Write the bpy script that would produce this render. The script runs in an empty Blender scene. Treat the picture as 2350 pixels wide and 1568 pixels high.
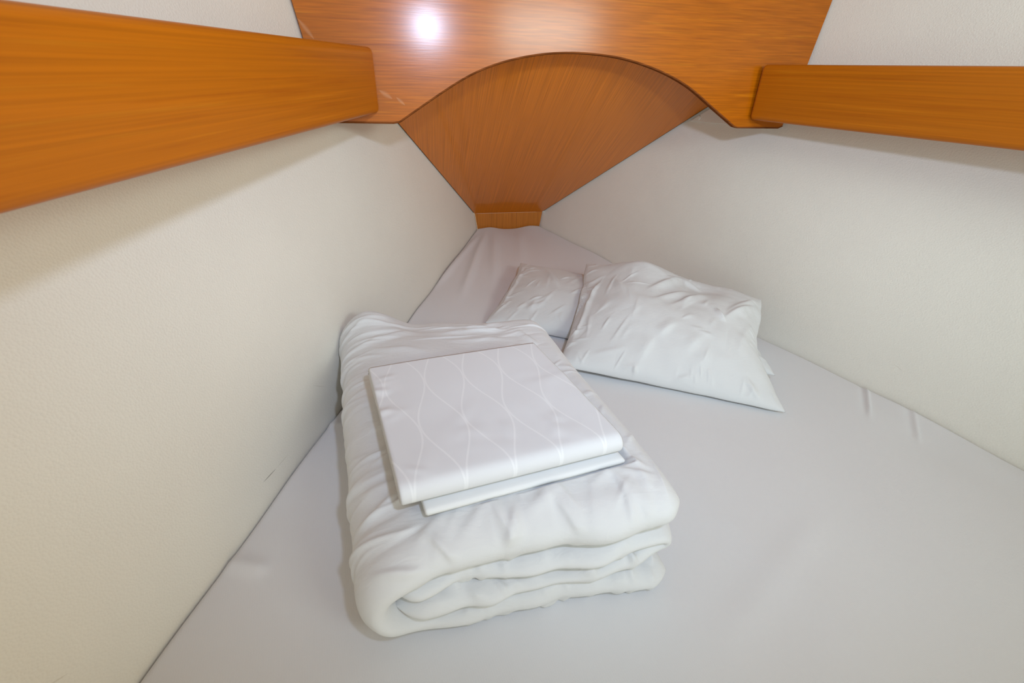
import bpy, bmesh, math
import numpy as np
from mathutils import Vector, Matrix

# ------------------------------------------------------------------ camera, world, lights, exposure
# Metres. +Y runs along the boat's centre line towards the bow, X = 0 is the centre line,
# Z = 0 is the top of the mattress.
SC = bpy.context.scene
COL = SC.collection

PITCH, ROLL, YAW = math.radians(30.6), math.radians(1.5), math.radians(11.2)
CAM = Vector((-0.481, 0.0, 0.80))
cam = bpy.data.cameras.new('camera')
cam.sensor_width = 36.0
cam.lens = 1060.0 / 2350.0 * 36.0
cam.clip_start = 0.02
cam.dof.use_dof = True
cam.dof.focus_distance = 1.15
cam.dof.aperture_fstop = 7.0
cam_ob = bpy.data.objects.new('camera', cam)
COL.objects.link(cam_ob)
fw = Vector((math.sin(YAW) * math.cos(PITCH), math.cos(YAW) * math.cos(PITCH), -math.sin(PITCH)))
r0 = Vector((math.cos(YAW), -math.sin(YAW), 0.0))
u0 = r0.cross(fw)
cr, sr = math.cos(ROLL), math.sin(ROLL)
Rv = r0 * cr + u0 * sr
Uv = u0 * cr - r0 * sr
m4 = Matrix((Rv, Uv, -fw)).transposed().to_4x4()
m4.translation = CAM
cam_ob.matrix_world = m4
SC.camera = cam_ob

world = bpy.data.worlds.new('world')
SC.world = world
world.use_nodes = True
# soft surroundings: cool daylight from the port side, warm cabin light from starboard
wnt = world.node_tree
bg = wnt.nodes['Background']
wtc = wnt.nodes.new('ShaderNodeTexCoord')
wsep = wnt.nodes.new('ShaderNodeSeparateXYZ')
wnt.links.new(wtc.outputs['Generated'], wsep.inputs[0])
wmr = wnt.nodes.new('ShaderNodeMapRange')
wmr.inputs[1].default_value, wmr.inputs[2].default_value = -0.8, 0.8
wnt.links.new(wsep.outputs[0], wmr.inputs[0])
wmx = wnt.nodes.new('ShaderNodeMix')
wmx.data_type = 'RGBA'
wmx.inputs[6].default_value = (0.90, 1.36, 1.60, 1)
wmx.inputs[7].default_value = (1.82, 1.42, 0.88, 1)
wnt.links.new(wmr.outputs[0], wmx.inputs[0])
wnt.links.new(wmx.outputs[2], bg.inputs[0])
# unseen saloon: background brightened near level to lift the bow end, darker above
wel = wnt.nodes.new('ShaderNodeMapRange')
wel.inputs[1].default_value, wel.inputs[2].default_value = 0.15, 0.55
wel.inputs[3].default_value, wel.inputs[4].default_value = 1.0, 0.15
wnt.links.new(wsep.outputs[2], wel.inputs[0])
wsc = wnt.nodes.new('ShaderNodeMath')
wsc.operation = 'MULTIPLY'
wsc.inputs[1].default_value = 1.0
wnt.links.new(wel.outputs[0], wsc.inputs[0])
wnt.links.new(wsc.outputs[0], bg.inputs[1])


def area_light(name, loc, target, size, energy, color, size_y=None, shape='DISK'):
    l = bpy.data.lights.new(name, 'AREA')
    l.shape = shape
    l.size = size
    if size_y:
        l.size_y = size_y
    l.energy = energy
    l.color = color
    o = bpy.data.objects.new(name, l)
    o.location = loc
    o.rotation_euler = (Vector(target) - Vector(loc)).to_track_quat('-Z', 'Y').to_euler()
    COL.objects.link(o)
    return o


# the photographer's flash above the lens and a warm cabin lamp aft to starboard
fl = area_light('flash', (-0.28, -0.10, 1.13), (0.05, 2.3, 0.35), 0.07, 5.8, (0.60, 0.73, 1.0))
fl.data.spread = math.radians(120)
cl_ = area_light('cabin_lamp', (0.60, -0.75, 1.24), (0.0, 2.3, 0.3), 0.62, 5.4, (0.88, 1.0, 0.98), size_y=0.30, shape='RECTANGLE')
cl_.data.spread = math.radians(100)

SC.view_settings.view_transform = 'Standard'
SC.view_settings.look = 'None'
SC.view_settings.gamma = 1.0
SC.view_settings.use_curve_mapping = False
SC.view_settings.exposure = 0.0

# ------------------------------------------------------------------ helpers


def props(o, label=None, cat=None, group=None, kind=None):
    if label: o['label'] = label
    if cat: o['category'] = cat
    if group: o['group'] = group
    if kind: o['kind'] = kind
    return o


def empty(name, loc=(0, 0, 0), rz=0.0):
    o = bpy.data.objects.new(name, None)
    o.location = loc
    o.rotation_euler = (0, 0, rz)
    o.empty_display_size = 0.05
    COL.objects.link(o)
    return o


def mesh_obj(name, verts, faces, mat, parent=None, smooth=False, auto=None, uv=None):
    me = bpy.data.meshes.new(name)
    me.from_pydata([tuple(map(float, v)) for v in verts], [], [tuple(map(int, f)) for f in faces])
    if uv is not None:
        lay = me.uv_layers.new(name='UVMap')
        vi = np.empty(len(me.loops), int)
        me.loops.foreach_get('vertex_index', vi)
        lay.data.foreach_set('uv', np.asarray(uv, float)[vi].ravel())
    me.update()
    me.materials.append(mat)
    o = bpy.data.objects.new(name, me)
    COL.objects.link(o)
    if parent: o.parent = parent
    if smooth:
        me.polygons.foreach_set('use_smooth', [True] * len(me.polygons))
    if auto:
        me.set_sharp_from_angle(angle=math.radians(auto))
    return o


def bm_obj(name, bm, mat, parent=None, smooth_angle=None):
    bmesh.ops.recalc_face_normals(bm, faces=bm.faces)
    me = bpy.data.meshes.new(name)
    bm.to_mesh(me)
    bm.free()
    me.materials.append(mat)
    if smooth_angle:
        me.polygons.foreach_set('use_smooth', [True] * len(me.polygons))
        me.set_sharp_from_angle(angle=math.radians(smooth_angle))
    o = bpy.data.objects.new(name, me)
    COL.objects.link(o)
    if parent: o.parent = parent
    return o


def prism(pts, vec, bevel=0.0, seg=2, sel=None):
    """solid from a planar outline (3-D points) pushed along vec"""
    bm = bmesh.new()
    a = [bm.verts.new(p) for p in pts]
    v = Vector(vec)
    b = [bm.verts.new(Vector(p) + v) for p in pts]
    bm.faces.new(a)
    bm.faces.new(b[::-1])
    n = len(pts)
    for i in range(n):
        bm.faces.new((a[i], b[i], b[(i + 1) % n], a[(i + 1) % n]))
    bmesh.ops.recalc_face_normals(bm, faces=bm.faces)
    if bevel:
        es = [e for e in bm.edges if sel is None or sel(e)]
        bmesh.ops.bevel(bm, geom=es, offset=bevel, segments=seg, affect='EDGES', profile=0.5)
    return bm


def vnoise(shape, cells, rng):
    """smooth value noise on a grid (bicubic-like) in about -1..1"""
    nx, ny = shape
    cx, cy = cells
    g = rng.normal(size=(cx + 4, cy + 4)) * 0.75
    x = np.linspace(0, cx, nx); y = np.linspace(0, cy, ny)

    def w(t):
        f = t - np.floor(t)
        return np.floor(t).astype(int), np.stack([(1 - f) ** 3, 3 * f ** 3 - 6 * f ** 2 + 4, -3 * f ** 3 + 3 * f ** 2 + 3 * f + 1, f ** 3], 0) / 6
    ix, wx = w(x); iy, wy = w(y)
    out = np.zeros((nx, ny))
    for i in range(4):
        for j in range(4):
            out += g[np.ix_(ix + i, iy + j)] * wx[i][:, None] * wy[j][None, :]
    return out * 1.8


# ------------------------------------------------------------------ cloth: a sheet buckling on a soft body
def nrm(a):
    return a / np.maximum(np.linalg.norm(a, axis=-1, keepdims=True), 1e-9)


def grid_normals(T):
    dx = np.gradient(T, axis=-3); dy = np.gradient(T, axis=-2)
    return nrm(np.cross(dx, dy))


def sstep(x):
    x = np.clip(x, 0, 1)
    return x * x * (3 - 2 * x)


def crease(A, B, x, y, ang, length, amp, w1, w2, bend=0.0, grow=0.0):
    """one fold on a cloth laid out in metres (A, B): centre, direction, length, height, width of its two flanks,
    curvature and how much it opens towards its far end"""
    c, s_ = math.cos(ang), math.sin(ang)
    R = 0.5 * length + 4 * max(w1, w2)
    s = (A - x) * c + (B - y) * s_
    q = -(A - x) * s_ + (B - y) * c - bend * s * s
    t = s / length + 0.5
    m = (t > 0) & (t < 1) & (np.abs(q) < 4 * max(w1, w2))
    h = np.zeros(A.shape)
    tm, qm = t[m], q[m]
    w = np.where(qm < 0, w1, w2) * (1 + grow * (tm - 0.5))
    h[m] = amp * sstep(tm / 0.45) * sstep((1 - tm) / 0.45) * np.exp(-(qm / w) ** 2)
    return h


def scatter(A, B, rng, n, place, ang, length, amp, width, spread=0.25, keep=None):
    """n random folds: place(rng)->(x, y); ang(x, y)->direction; ranges for length, height, width"""
    h = np.zeros(A.shape)
    for _ in range(n):
        x, y = place(rng)
        a = ang(x, y) + rng.normal() * spread
        L_ = rng.uniform(*length)
        w = rng.uniform(*width)
        k = rng.uniform(0.45, 1.0) if rng.random() < 0.5 else 1 / rng.uniform(0.45, 1.0)
        h += crease(A, B, x, y, a, L_, 1.4 * rng.uniform(*amp) * rng.choice([1, 1, 1, -0.35]), w, w * k, rng.normal() * 0.9, rng.normal() * 0.5)
    return h


def path_creases(A, B, lst, sx, sy):
    """folds given end to end in shares of the cloth: (u0, v0, u1, v1, height, flank, flank, bend)"""
    h = np.zeros(A.shape)
    for u0_, v0_, u1_, v1_, amp, w1, w2, bd in lst:
        x0, y0, x1, y1 = u0_ * sx, v0_ * sy, u1_ * sx, v1_ * sy
        L_ = math.hypot(x1 - x0, y1 - y0) * 1.12
        h += crease(A, B, (x0 + x1) / 2, (y0 + y1) / 2, math.atan2(y1 - y0, x1 - x0), L_, 1.35 * amp, w1, w2, bd)
    return h


def skin_mesh(name, X, mat, parent=None, uv=None):
    """closed mesh of the two skins, sharing their seam"""
    _, nx, ny, _ = X.shape
    idx = np.arange(nx * ny).reshape(nx, ny)
    inner = np.zeros((nx, ny), bool); inner[1:-1, 1:-1] = True
    bi = idx.copy(); bi[inner] = nx * ny + np.arange(inner.sum())
    V = np.vstack([X[0].reshape(-1, 3), X[1][inner]])
    q = lambda I, rev: np.stack([I[:-1, :-1], I[1:, :-1], I[1:, 1:], I[:-1, 1:]] if not rev else [I[:-1, :-1], I[:-1, 1:], I[1:, 1:], I[1:, :-1]], -1).reshape(-1, 4)
    F = np.vstack([q(idx, False), q(bi, True)])
    UV = None
    if uv is not None:
        UV = np.vstack([uv.reshape(-1, 2), uv[inner]])
    return mesh_obj(name, V, F, mat, parent, smooth=True, uv=UV)


def bilin(c, u, v):
    """c: FL, FR, BR, BL corners; u left-right, v front-back"""
    FL, FR, BR, BL = [np.asarray(p, float) for p in c]
    u = u[..., None]; v = v[..., None]
    return (1 - v) * ((1 - u) * FL + u * FR) + v * ((1 - u) * BL + u * BR)


# ------------------------------------------------------------------ materials
def node_mat(name):
    m = bpy.data.materials.new(name)
    m.use_nodes = True
    nt = m.node_tree
    return m, nt, nt.nodes['Principled BSDF']


def nd(nt, kind, **kw):
    n = nt.nodes.new(kind)
    for k, v in kw.items():
        setattr(n, k, v)
    return n


def ramp(nt, fac, stops):
    r = nd(nt, 'ShaderNodeValToRGB')
    el = r.color_ramp.elements
    while len(el) > 1: el.remove(el[0])
    el[0].position, el[0].color = stops[0][0], stops[0][1] + (1,)
    for p, c in stops[1:]:
        e = el.new(p); e.color = c + (1,)
    nt.links.new(fac, r.inputs[0])
    return r.outputs[0]


def segment_mask(nt, vec, ax, ay, p, q, w):
    """1 along a straight scratch from p to q (in the plane of axes ax, ay), 0 elsewhere"""
    L = nt.links.new

    def dot(v):
        n = nd(nt, 'ShaderNodeVectorMath', operation='DOT_PRODUCT'); n.inputs[1].default_value = v
        L(vec, n.inputs[0]); return n.outputs['Value']

    def m(op, a, c, d=None):
        n = nd(nt, 'ShaderNodeMath', operation=op)
        for i, x in enumerate((a, c, d)):
            if x is None: continue
            if isinstance(x, (int, float)): n.inputs[i].default_value = x
            else: L(x, n.inputs[i])
        return n.outputs[0]
    dx, dy = q[0] - p[0], q[1] - p[1]; ln = math.hypot(dx, dy); dx /= ln; dy /= ln
    t = [ax[i] * dx + ay[i] * dy for i in range(3)]; n_ = [ay[i] * dx - ax[i] * dy for i in range(3)]
    u = m('DIVIDE', m('SUBTRACT', dot(t), p[0] * dx + p[1] * dy), ln)
    v = m('ABSOLUTE', m('SUBTRACT', dot(n_), p[1] * dx - p[0] * dy), 0.0)
    env = m('MULTIPLY', m('MULTIPLY', u, m('SUBTRACT', 1.0, u)), 4.0)
    env = m('MAXIMUM', env, 0.0)
    mr = nd(nt, 'ShaderNodeMapRange', interpolation_type='SMOOTHSTEP')
    mr.inputs[1].default_value = 0.0; mr.inputs[3].default_value = 1.0; mr.inputs[4].default_value = 0.0
    L(m('MULTIPLY', env, w * 2.0), mr.inputs[2]); L(v, mr.inputs[0])
    return m('MULTIPLY', mr.outputs[0], m('GREATER_THAN', env, 0.001))


def wood_mat(name, along, dark, mid, light, scale=1.0, rough=0.3, coat=0.5, coat_rough=0.1, seed=0.0, fine=0.35, wave=0.5, space='Object', spec=0.5, bump=0.10, marks=()):
    """lacquered veneer, grain running along the local axis `along`"""
    m, nt, b = node_mat(name)
    L = nt.links.new
    tc = nd(nt, 'ShaderNodeTexCoord')
    mp = nd(nt, 'ShaderNodeMapping')
    sc = [95.0 * scale] * 3
    sc[along] = 2.0 * scale
    mp.inputs['Scale'].default_value = sc
    mp.inputs['Location'].default_value = (seed, seed * 1.7, seed * 0.6)
    L(tc.outputs[space], mp.inputs[0])
    # slow wander of the grain
    w = nd(nt, 'ShaderNodeTexNoise'); w.inputs['Scale'].default_value = 0.55; w.inputs['Detail'].default_value = 2
    L(mp.outputs[0], w.inputs['Vector'])
    add = nd(nt, 'ShaderNodeVectorMath', operation='MULTIPLY_ADD')
    add.inputs[1].default_value = (wave, wave, wave)
    L(w.outputs['Color'], add.inputs[0]); L(mp.outputs[0], add.inputs[2])
    n1 = nd(nt, 'ShaderNodeTexNoise'); n1.inputs['Scale'].default_value = 1.0; n1.inputs['Detail'].default_value = 5; n1.inputs['Roughness'].default_value = 0.62
    L(add.outputs[0], n1.inputs['Vector'])
    base = ramp(nt, n1.outputs['Fac'], [(0.25, dark), (0.45, mid), (0.58, mid), (0.78, light)])
    # fine pores and streaks
    mp2 = nd(nt, 'ShaderNodeMapping')
    s2 = [270.0 * scale] * 3; s2[along] = 1.6 * scale
    mp2.inputs['Scale'].default_value = s2
    L(tc.outputs[space], mp2.inputs[0])
    n2 = nd(nt, 'ShaderNodeTexNoise'); n2.inputs['Scale'].default_value = 1.0; n2.inputs['Detail'].default_value = 3
    L(mp2.outputs[0], n2.inputs['Vector'])
    f = nd(nt, 'ShaderNodeMapRange'); f.inputs[1].default_value = 0.35; f.inputs[2].default_value = 0.65
    f.inputs[3].default_value = 1.0 - fine; f.inputs[4].default_value = 1.0 + fine * 0.35
    L(n2.outputs['Fac'], f.inputs[0])
    mul = nd(nt, 'ShaderNodeVectorMath', operation='SCALE')
    L(base, mul.inputs[0]); L(f.outputs[0], mul.inputs['Scale'])
    col = mul.outputs[0]
    for x0, z0, x1, z1, w in marks:             # pale rubbed streaks in the lacquer
        mk = segment_mask(nt, tc.outputs['Object'], (1, 0, 0), (0, 0, 1), (x0, z0), (x1, z1), w)
        k = nd(nt, 'ShaderNodeMix', data_type='RGBA')
        k.inputs[7].default_value = (0.62, 0.36, 0.20, 1)
        sc_m = nd(nt, 'ShaderNodeMath', operation='MULTIPLY'); sc_m.inputs[1].default_value = 0.28
        L(mk, sc_m.inputs[0]); L(sc_m.outputs[0], k.inputs[0]); L(col, k.inputs[6])
        col = k.outputs[2]
    L(col, b.inputs['Base Color'])
    b.inputs['Roughness'].default_value = rough
    b.inputs['Specular IOR Level'].default_value = spec
    b.inputs['Coat Weight'].default_value = coat
    b.inputs['Coat Roughness'].default_value = coat_rough
    bp = nd(nt, 'ShaderNodeBump'); bp.inputs['Strength'].default_value = bump; bp.inputs['Distance'].default_value = 0.0006
    L(n2.outputs['Fac'], bp.inputs['Height']); L(bp.outputs[0], b.inputs['Normal'])
    L(bp.outputs[0], b.inputs['Coat Normal'])
    return m


def cloth_mat(name, color, weave=900.0, strength=0.12, sheen=0.15, rough=0.85, crumple=0.0):
    m, nt, b = node_mat(name)
    L = nt.links.new
    tc = nd(nt, 'ShaderNodeTexCoord')
    n = nd(nt, 'ShaderNodeTexNoise'); n.inputs['Scale'].default_value = weave; n.inputs['Detail'].default_value = 2
    L(tc.outputs['Object'], n.inputs['Vector'])
    bp = nd(nt, 'ShaderNodeBump'); bp.inputs['Strength'].default_value = strength; bp.inputs['Distance'].default_value = 0.0006
    L(n.outputs['Fac'], bp.inputs['Height'])
    last = bp.outputs[0]
    if crumple:
        mp = nd(nt, 'ShaderNodeMapping'); mp.inputs['Scale'].default_value = (24, 60, 40)
        mp.inputs['Rotation'].default_value = (0, 0, 0.5)
        L(tc.outputs['Object'], mp.inputs[0])
        c = nd(nt, 'ShaderNodeTexNoise'); c.inputs['Scale'].default_value = 1.0; c.inputs['Detail'].default_value = 4; c.inputs['Distortion'].default_value = 1.2
        L(mp.outputs[0], c.inputs['Vector'])
        b2 = nd(nt, 'ShaderNodeBump'); b2.inputs['Strength'].default_value = crumple; b2.inputs['Distance'].default_value = 0.004
        L(c.outputs['Fac'], b2.inputs['Height']); L(last, b2.inputs['Normal'])
        last = b2.outputs[0]
    L(last, b.inputs['Normal'])
    b.inputs['Base Color'].default_value = color + (1,)
    b.inputs['Roughness'].default_value = rough
    b.inputs['Specular IOR Level'].default_value = 0.2
    b.inputs['Sheen Weight'].default_value = sheen
    b.inputs['Sheen Roughness'].default_value = 0.5
    return m


def vinyl_mat(name, color, marks=()):
    """cream leather-grain wall lining"""
    m, nt, b = node_mat(name)
    L = nt.links.new
    tc = nd(nt, 'ShaderNodeTexCoord')
    v = nd(nt, 'ShaderNodeTexVoronoi'); v.inputs['Scale'].default_value = 260.0
    L(tc.outputs['Object'], v.inputs['Vector'])
    n = nd(nt, 'ShaderNodeTexNoise'); n.inputs['Scale'].default_value = 3.0; n.inputs['Detail'].default_value = 3
    L(tc.outputs['Object'], n.inputs['Vector'])
    bp = nd(nt, 'ShaderNodeBump'); bp.inputs['Strength'].default_value = 0.3; bp.inputs['Distance'].default_value = 0.0012
    L(v.outputs['Distance'], bp.inputs['Height'])
    b2 = nd(nt, 'ShaderNodeBump'); b2.inputs['Strength'].default_value = 0.15; b2.inputs['Distance'].default_value = 0.02
    L(n.outputs['Fac'], b2.inputs['Height']); L(bp.outputs[0], b2.inputs['Normal'])
    L(b2.outputs[0], b.inputs['Normal'])
    mx = ramp(nt, n.outputs['Fac'], [(0.3, tuple(c * 0.96 for c in color)), (0.7, color)])
    col = mx
    for y0, z0, y1, z1, w, dark in marks:       # scuffs and scratches in the lining
        mk = segment_mask(nt, tc.outputs['Object'], (0, 1, 0), (0, 0, 1), (y0, z0), (y1, z1), w)
        k = nd(nt, 'ShaderNodeMix', data_type='RGBA', blend_type='MULTIPLY')
        k.inputs[7].default_value = (dark, dark * 0.98, dark * 0.95, 1)
        L(mk, k.inputs[0]); L(col, k.inputs[6])
        col = k.outputs[2]
    L(col, b.inputs['Base Color'])
    b.inputs['Roughness'].default_value = 0.55
    b.inputs['Specular IOR Level'].default_value = 0.3
    return m


M = {}
M['fascia'] = wood_mat('fascia_veneer', 0, (0.325, 0.074, 0.001), (0.42, 0.108, 0.0012), (0.51, 0.160, 0.0025), rough=0.34, coat=0.45, coat_rough=0.19, seed=3.1, fine=0.20, spec=0.08, bump=0.06,
                       marks=((-0.573, 0.083, -0.541, 0.063, 0.0045), (-0.531, 0.067, -0.509, 0.048, 0.003), (-0.745, 0.232, -0.714, 0.190, 0.004)))
M['fiddle'] = wood_mat('fiddle_veneer', 1, (0.39, 0.094, 0.002), (0.475, 0.131, 0.003), (0.55, 0.177, 0.006), rough=0.42, coat=0.06, coat_rough=0.2, seed=7.7, fine=0.13, spec=0.2)
M['locker'] = wood_mat('locker_veneer', 1, (0.53, 0.142, 0.007), (0.62, 0.172, 0.009), (0.68, 0.20, 0.013), scale=1.3, rough=0.35, coat=0.36, coat_rough=0.07, seed=1.3, fine=0.2, spec=0.25, bump=0.03)
M['apex'] = wood_mat('apex_veneer', 2, (0.36, 0.11, 0.010), (0.48, 0.15, 0.014), (0.54, 0.19, 0.022), scale=1.3, rough=0.38, coat=0.3, coat_rough=0.12, seed=5.3, fine=0.3, spec=0.25)
M['edge'] = wood_mat('edge_band', 0, (0.16, 0.045, 0.012), (0.20, 0.06, 0.016), (0.24, 0.08, 0.02), rough=0.7, coat=0.0, spec=0.0)
M['dark'] = wood_mat('gap_shade', 1, (0.05, 0.018, 0.006), (0.07, 0.024, 0.008), (0.09, 0.03, 0.01), rough=0.7, coat=0.0, spec=0.1)  # dark brown that paints the shade in the locker panel's side gaps
M['wall_l'] = vinyl_mat('wall_lining', (0.815, 0.775, 0.690), ((0.758, 0.0455, 0.800, 0.0418, 0.0009, 0.35), (0.800, 0.0418, 0.842, 0.040, 0.0006, 0.8), (0.37, 0.118, 0.40, 0.100, 0.0010, 0.85), (0.99, 0.12, 1.03, 0.085, 0.0006, 0.82)))
M['wall_r'] = vinyl_mat('wall_lining', (0.815, 0.775, 0.690), ((0.86, 0.085, 0.89, 0.095, 0.0007, 0.86),))
M['plastic'] = node_mat('white_plastic')[0]
M['plastic'].node_tree.nodes['Principled BSDF'].inputs['Base Color'].default_value = (0.80, 0.77, 0.70, 1)
M['plastic'].node_tree.nodes['Principled BSDF'].inputs['Roughness'].default_value = 0.35
M['duvet'] = cloth_mat('duvet_cotton', (0.70, 0.70, 0.695), crumple=0.24)
M['pillow'] = cloth_mat('pillow_cotton', (0.68, 0.68, 0.67), crumple=0.15)
M['plainsheet'] = cloth_mat('plain_sheet_cotton', (0.77, 0.77, 0.755))


def sheet_mat():
    m = cloth_mat('fitted_sheet_jersey', (0.745, 0.74, 0.745), weave=480, strength=0.4, sheen=0.1)
    nt = m.node_tree; L = nt.links.new
    b = nt.nodes['Principled BSDF']
    tc = nd(nt, 'ShaderNodeTexCoord')
    w = nd(nt, 'ShaderNodeTexWave'); w.inputs['Scale'].default_value = 85.0; w.inputs['Distortion'].default_value = 0.8; w.inputs['Detail Scale'].default_value = 1.0
    mp = nd(nt, 'ShaderNodeMapping'); mp.inputs['Rotation'].default_value = (0, 0, -0.2)
    L(tc.outputs['Object'], mp.inputs[0]); L(mp.outputs[0], w.inputs['Vector'])
    bp = nd(nt, 'ShaderNodeBump'); bp.inputs['Strength'].default_value = 0.10; bp.inputs['Distance'].default_value = 0.0006
    old = b.inputs['Normal'].links[0].from_socket
    L(w.outputs['Fac'], bp.inputs['Height']); L(old, bp.inputs['Normal']); L(bp.outputs[0], b.inputs['Normal'])
    return m


M['sheet'] = sheet_mat()


def spread_mat():
    """satin bedspread with woven wavy lines (UV in metres)"""
    m = cloth_mat('bedspread_satin', (0.80, 0.80, 0.80), weave=1100, strength=0.08, sheen=0.1, rough=0.6)
    nt = m.node_tree; L = nt.links.new
    b = nt.nodes['Principled BSDF']
    uvn = nd(nt, 'ShaderNodeUVMap')
    sep = nd(nt, 'ShaderNodeSeparateXYZ'); L(uvn.outputs[0], sep.inputs[0])

    def mth(op, a, c=None, d=None):
        n = nd(nt, 'ShaderNodeMath', operation=op)
        for i, x in enumerate((a, c, d)):
            if x is None: continue
            if isinstance(x, (int, float)): n.inputs[i].default_value = x
            else: L(x, n.inputs[i])
        return n.outputs[0]
    total = None
    for amp, ph, off, per, fr in ((0.0185, 0.0, 0.0, 0.078, 3.7), (0.0185, 2.75, 0.039, 0.078, 3.7)):
        sv = mth('SINE', mth('MULTIPLY_ADD', sep.outputs[1], fr * 2 * math.pi, ph))
        x = mth('ADD', mth('MULTIPLY_ADD', sv, amp, sep.outputs[0]), off + 10 * per)
        fr_ = mth('FRACT', mth('DIVIDE', x, per))
        dist = mth('MULTIPLY', mth('ABSOLUTE', mth('SUBTRACT', fr_, 0.5)), per)
        line = nd(nt, 'ShaderNodeMapRange'); line.inputs[1].default_value = 0.0011; line.inputs[2].default_value = 0.0022
        line.inputs[3].default_value = 1.0; line.inputs[4].default_value = 0.0
        L(dist, line.inputs[0])
        total = line.outputs[0] if total is None else mth('MAXIMUM', total, line.outputs[0])
    mix = nd(nt, 'ShaderNodeMix', data_type='RGBA')
    mix.inputs[6].default_value = (0.71, 0.71, 0.715, 1); mix.inputs[7].default_value = (0.78, 0.78, 0.78, 1)
    L(total, mix.inputs[0]); L(mix.outputs[2], b.inputs['Base Color'])
    return m


M['spread'] = spread_mat()

# ------------------------------------------------------------------ the cabin
FLARE = 0.160


def half(y):
    return 0.935 - 0.352 * (y - 0.5)


def wall_x(y, z=0.0):
    return half(y) + FLARE * z


Y0, YE, ZB, ZT = -1.1, 2.64, -0.20, 1.42
HY = 0.352
WN = Vector((1, HY, -FLARE)).normalized()      # outward normal of the starboard wall


def make_wall(name, sgn, mat):
    """vertically flared lining panel, slightly bowed like the hull"""
    ny, nz = 40, 18
    ys = np.linspace(Y0, YE + 0.06, ny); zs = np.linspace(ZB, ZT, nz)
    V = []; F = []
    out = WN * 0.03
    for k in range(2):
        for y in ys:
            for z in zs:
                x = wall_x(y, z)
                p = Vector((x, y, z)) + out * k
                V.append((sgn * p.x, p.y, p.z))
    i = lambda k, a, c: k * ny * nz + a * nz + c
    for k in range(2):
        for a in range(ny - 1):
            for c in range(nz - 1):
                f = (i(k, a, c), i(k, a + 1, c), i(k, a + 1, c + 1), i(k, a, c + 1))
                F.append(f if (k == 0) == (sgn < 0) else f[::-1])
    ring = [(a, 0) for a in range(ny)] + [(ny - 1, c) for c in range(1, nz)] + [(a, nz - 1) for a in range(ny - 2, -1, -1)] + [(0, c) for c in range(nz - 2, 0, -1)]
    for j in range(len(ring)):
        p, q = ring[j], ring[(j + 1) % len(ring)]
        F.append((i(0, *p), i(1, *p), i(1, *q), i(0, *q)))
    o = mesh_obj(name, V, F, mat, smooth=False)
    props(o, kind='structure')
    return o


make_wall('wall_left', -1, M['wall_l'])
make_wall('wall_right', 1, M['wall_r'])
# berth platform under the mattress
o = bm_obj('floor', prism([(-half(Y0) , Y0, -0.16), (half(Y0), Y0, -0.16), (half(YE), YE, -0.16), (-half(YE), YE, -0.16)], (0, 0, -0.04)), M['wall_l'])
props(o, kind='structure')
# deckhead over the forward part
o = bm_obj('ceiling', prism([(-wall_x(-0.35, ZT), -0.35, ZT), (wall_x(-0.35, ZT), -0.35, ZT), (wall_x(YE, ZT), YE, ZT), (-wall_x(YE, ZT), YE, ZT)], (0, 0, 0.04)), M['wall_l'])
props(o, kind='structure')

# ---- arched wooden bulkhead panel
AF = 1.43
BN = Vector((0.0367, -1.0, 0.0481)).normalized()       # the panel leans back a little and is turned a little to port
BP = Vector((-0.439, AF, 0.887))


def on_bulk(x, z, push=0.0):
    """point of the panel's face (or push metres behind it) at x, z"""
    y = BP.y + (BN.x * (x - BP.x) + BN.z * (z - BP.z)) / -BN.y
    return Vector((x, y + push, z))


ARC = [(-0.529, 0.669), (-0.475, 0.702), (-0.414, 0.739), (-0.360, 0.770), (-0.307, 0.795), (-0.247, 0.815), (-0.187, 0.829), (-0.120, 0.839),
       (-0.052, 0.843), (0.005, 0.842), (0.064, 0.838), (0.117, 0.831), (0.173, 0.819), (0.238, 0.801), (0.306, 0.775), (0.355, 0.750), (0.407, 0.718), (0.460, 0.687), (0.507, 0.659)]


def smooth_poly(p, n):
    p = np.array(p, float)
    for _ in range(n):
        q = [p[0]]
        for i in range(len(p) - 1):
            q += [0.75 * p[i] + 0.25 * p[i + 1], 0.25 * p[i] + 0.75 * p[i + 1]]
        q.append(p[-1]); p = np.array(q)
    return p


arc = smooth_poly(ARC, 2)
bulk = empty('bulkhead_panel', (0, AF, 0.66))
props(bulk, 'glossy wooden bulkhead panel with a wide arched cutout above the berth', 'wooden panel')
wl = lambda z: -(wall_x(1.432, z) - 0.004)
wr = lambda z: wall_x(1.487, z) - 0.004
out = [(wl(1.40), 1.40), (wl(0.669), 0.669), (-0.545, 0.667)] + [tuple(p) for p in arc] + [(0.520, 0.656), (0.672, 0.655), (0.684, 0.660), (wr(0.70), 0.70), (wr(1.40), 1.40)]
B0 = Vector(bulk.location)
bm = prism([on_bulk(x, z) - B0 for x, z in out], (0, 0.018, 0))
face = bm_obj('panel_face', bm, M['fascia'], bulk)
low = [(wl(0.669) + 0.001, 0.669), (-0.545, 0.667)] + [tuple(p) for p in arc] + [(0.520, 0.656), (0.672, 0.655), (0.684, 0.660)]
V = []; F = []
low = np.array(low)
tan = np.gradient(low, axis=0); nn = np.stack([tan[:, 1], -tan[:, 0]], 1); nn /= np.linalg.norm(nn, axis=1)[:, None]
prof = [(-0.0005, 0.0005), (-0.0008, -0.003), (0.003, -0.0045), (0.016, -0.0045), (0.0185, -0.002), (0.0185, 0.0005)]   # (depth, offset)
prof = [(d, -o_) for d, o_ in prof]
n, k = len(low), len(prof)
for p, q in zip(low, nn):
    for d, o_ in prof:
        V.append(on_bulk(p[0] + q[0] * o_, p[1] + q[1] * o_, d) - B0)
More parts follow.
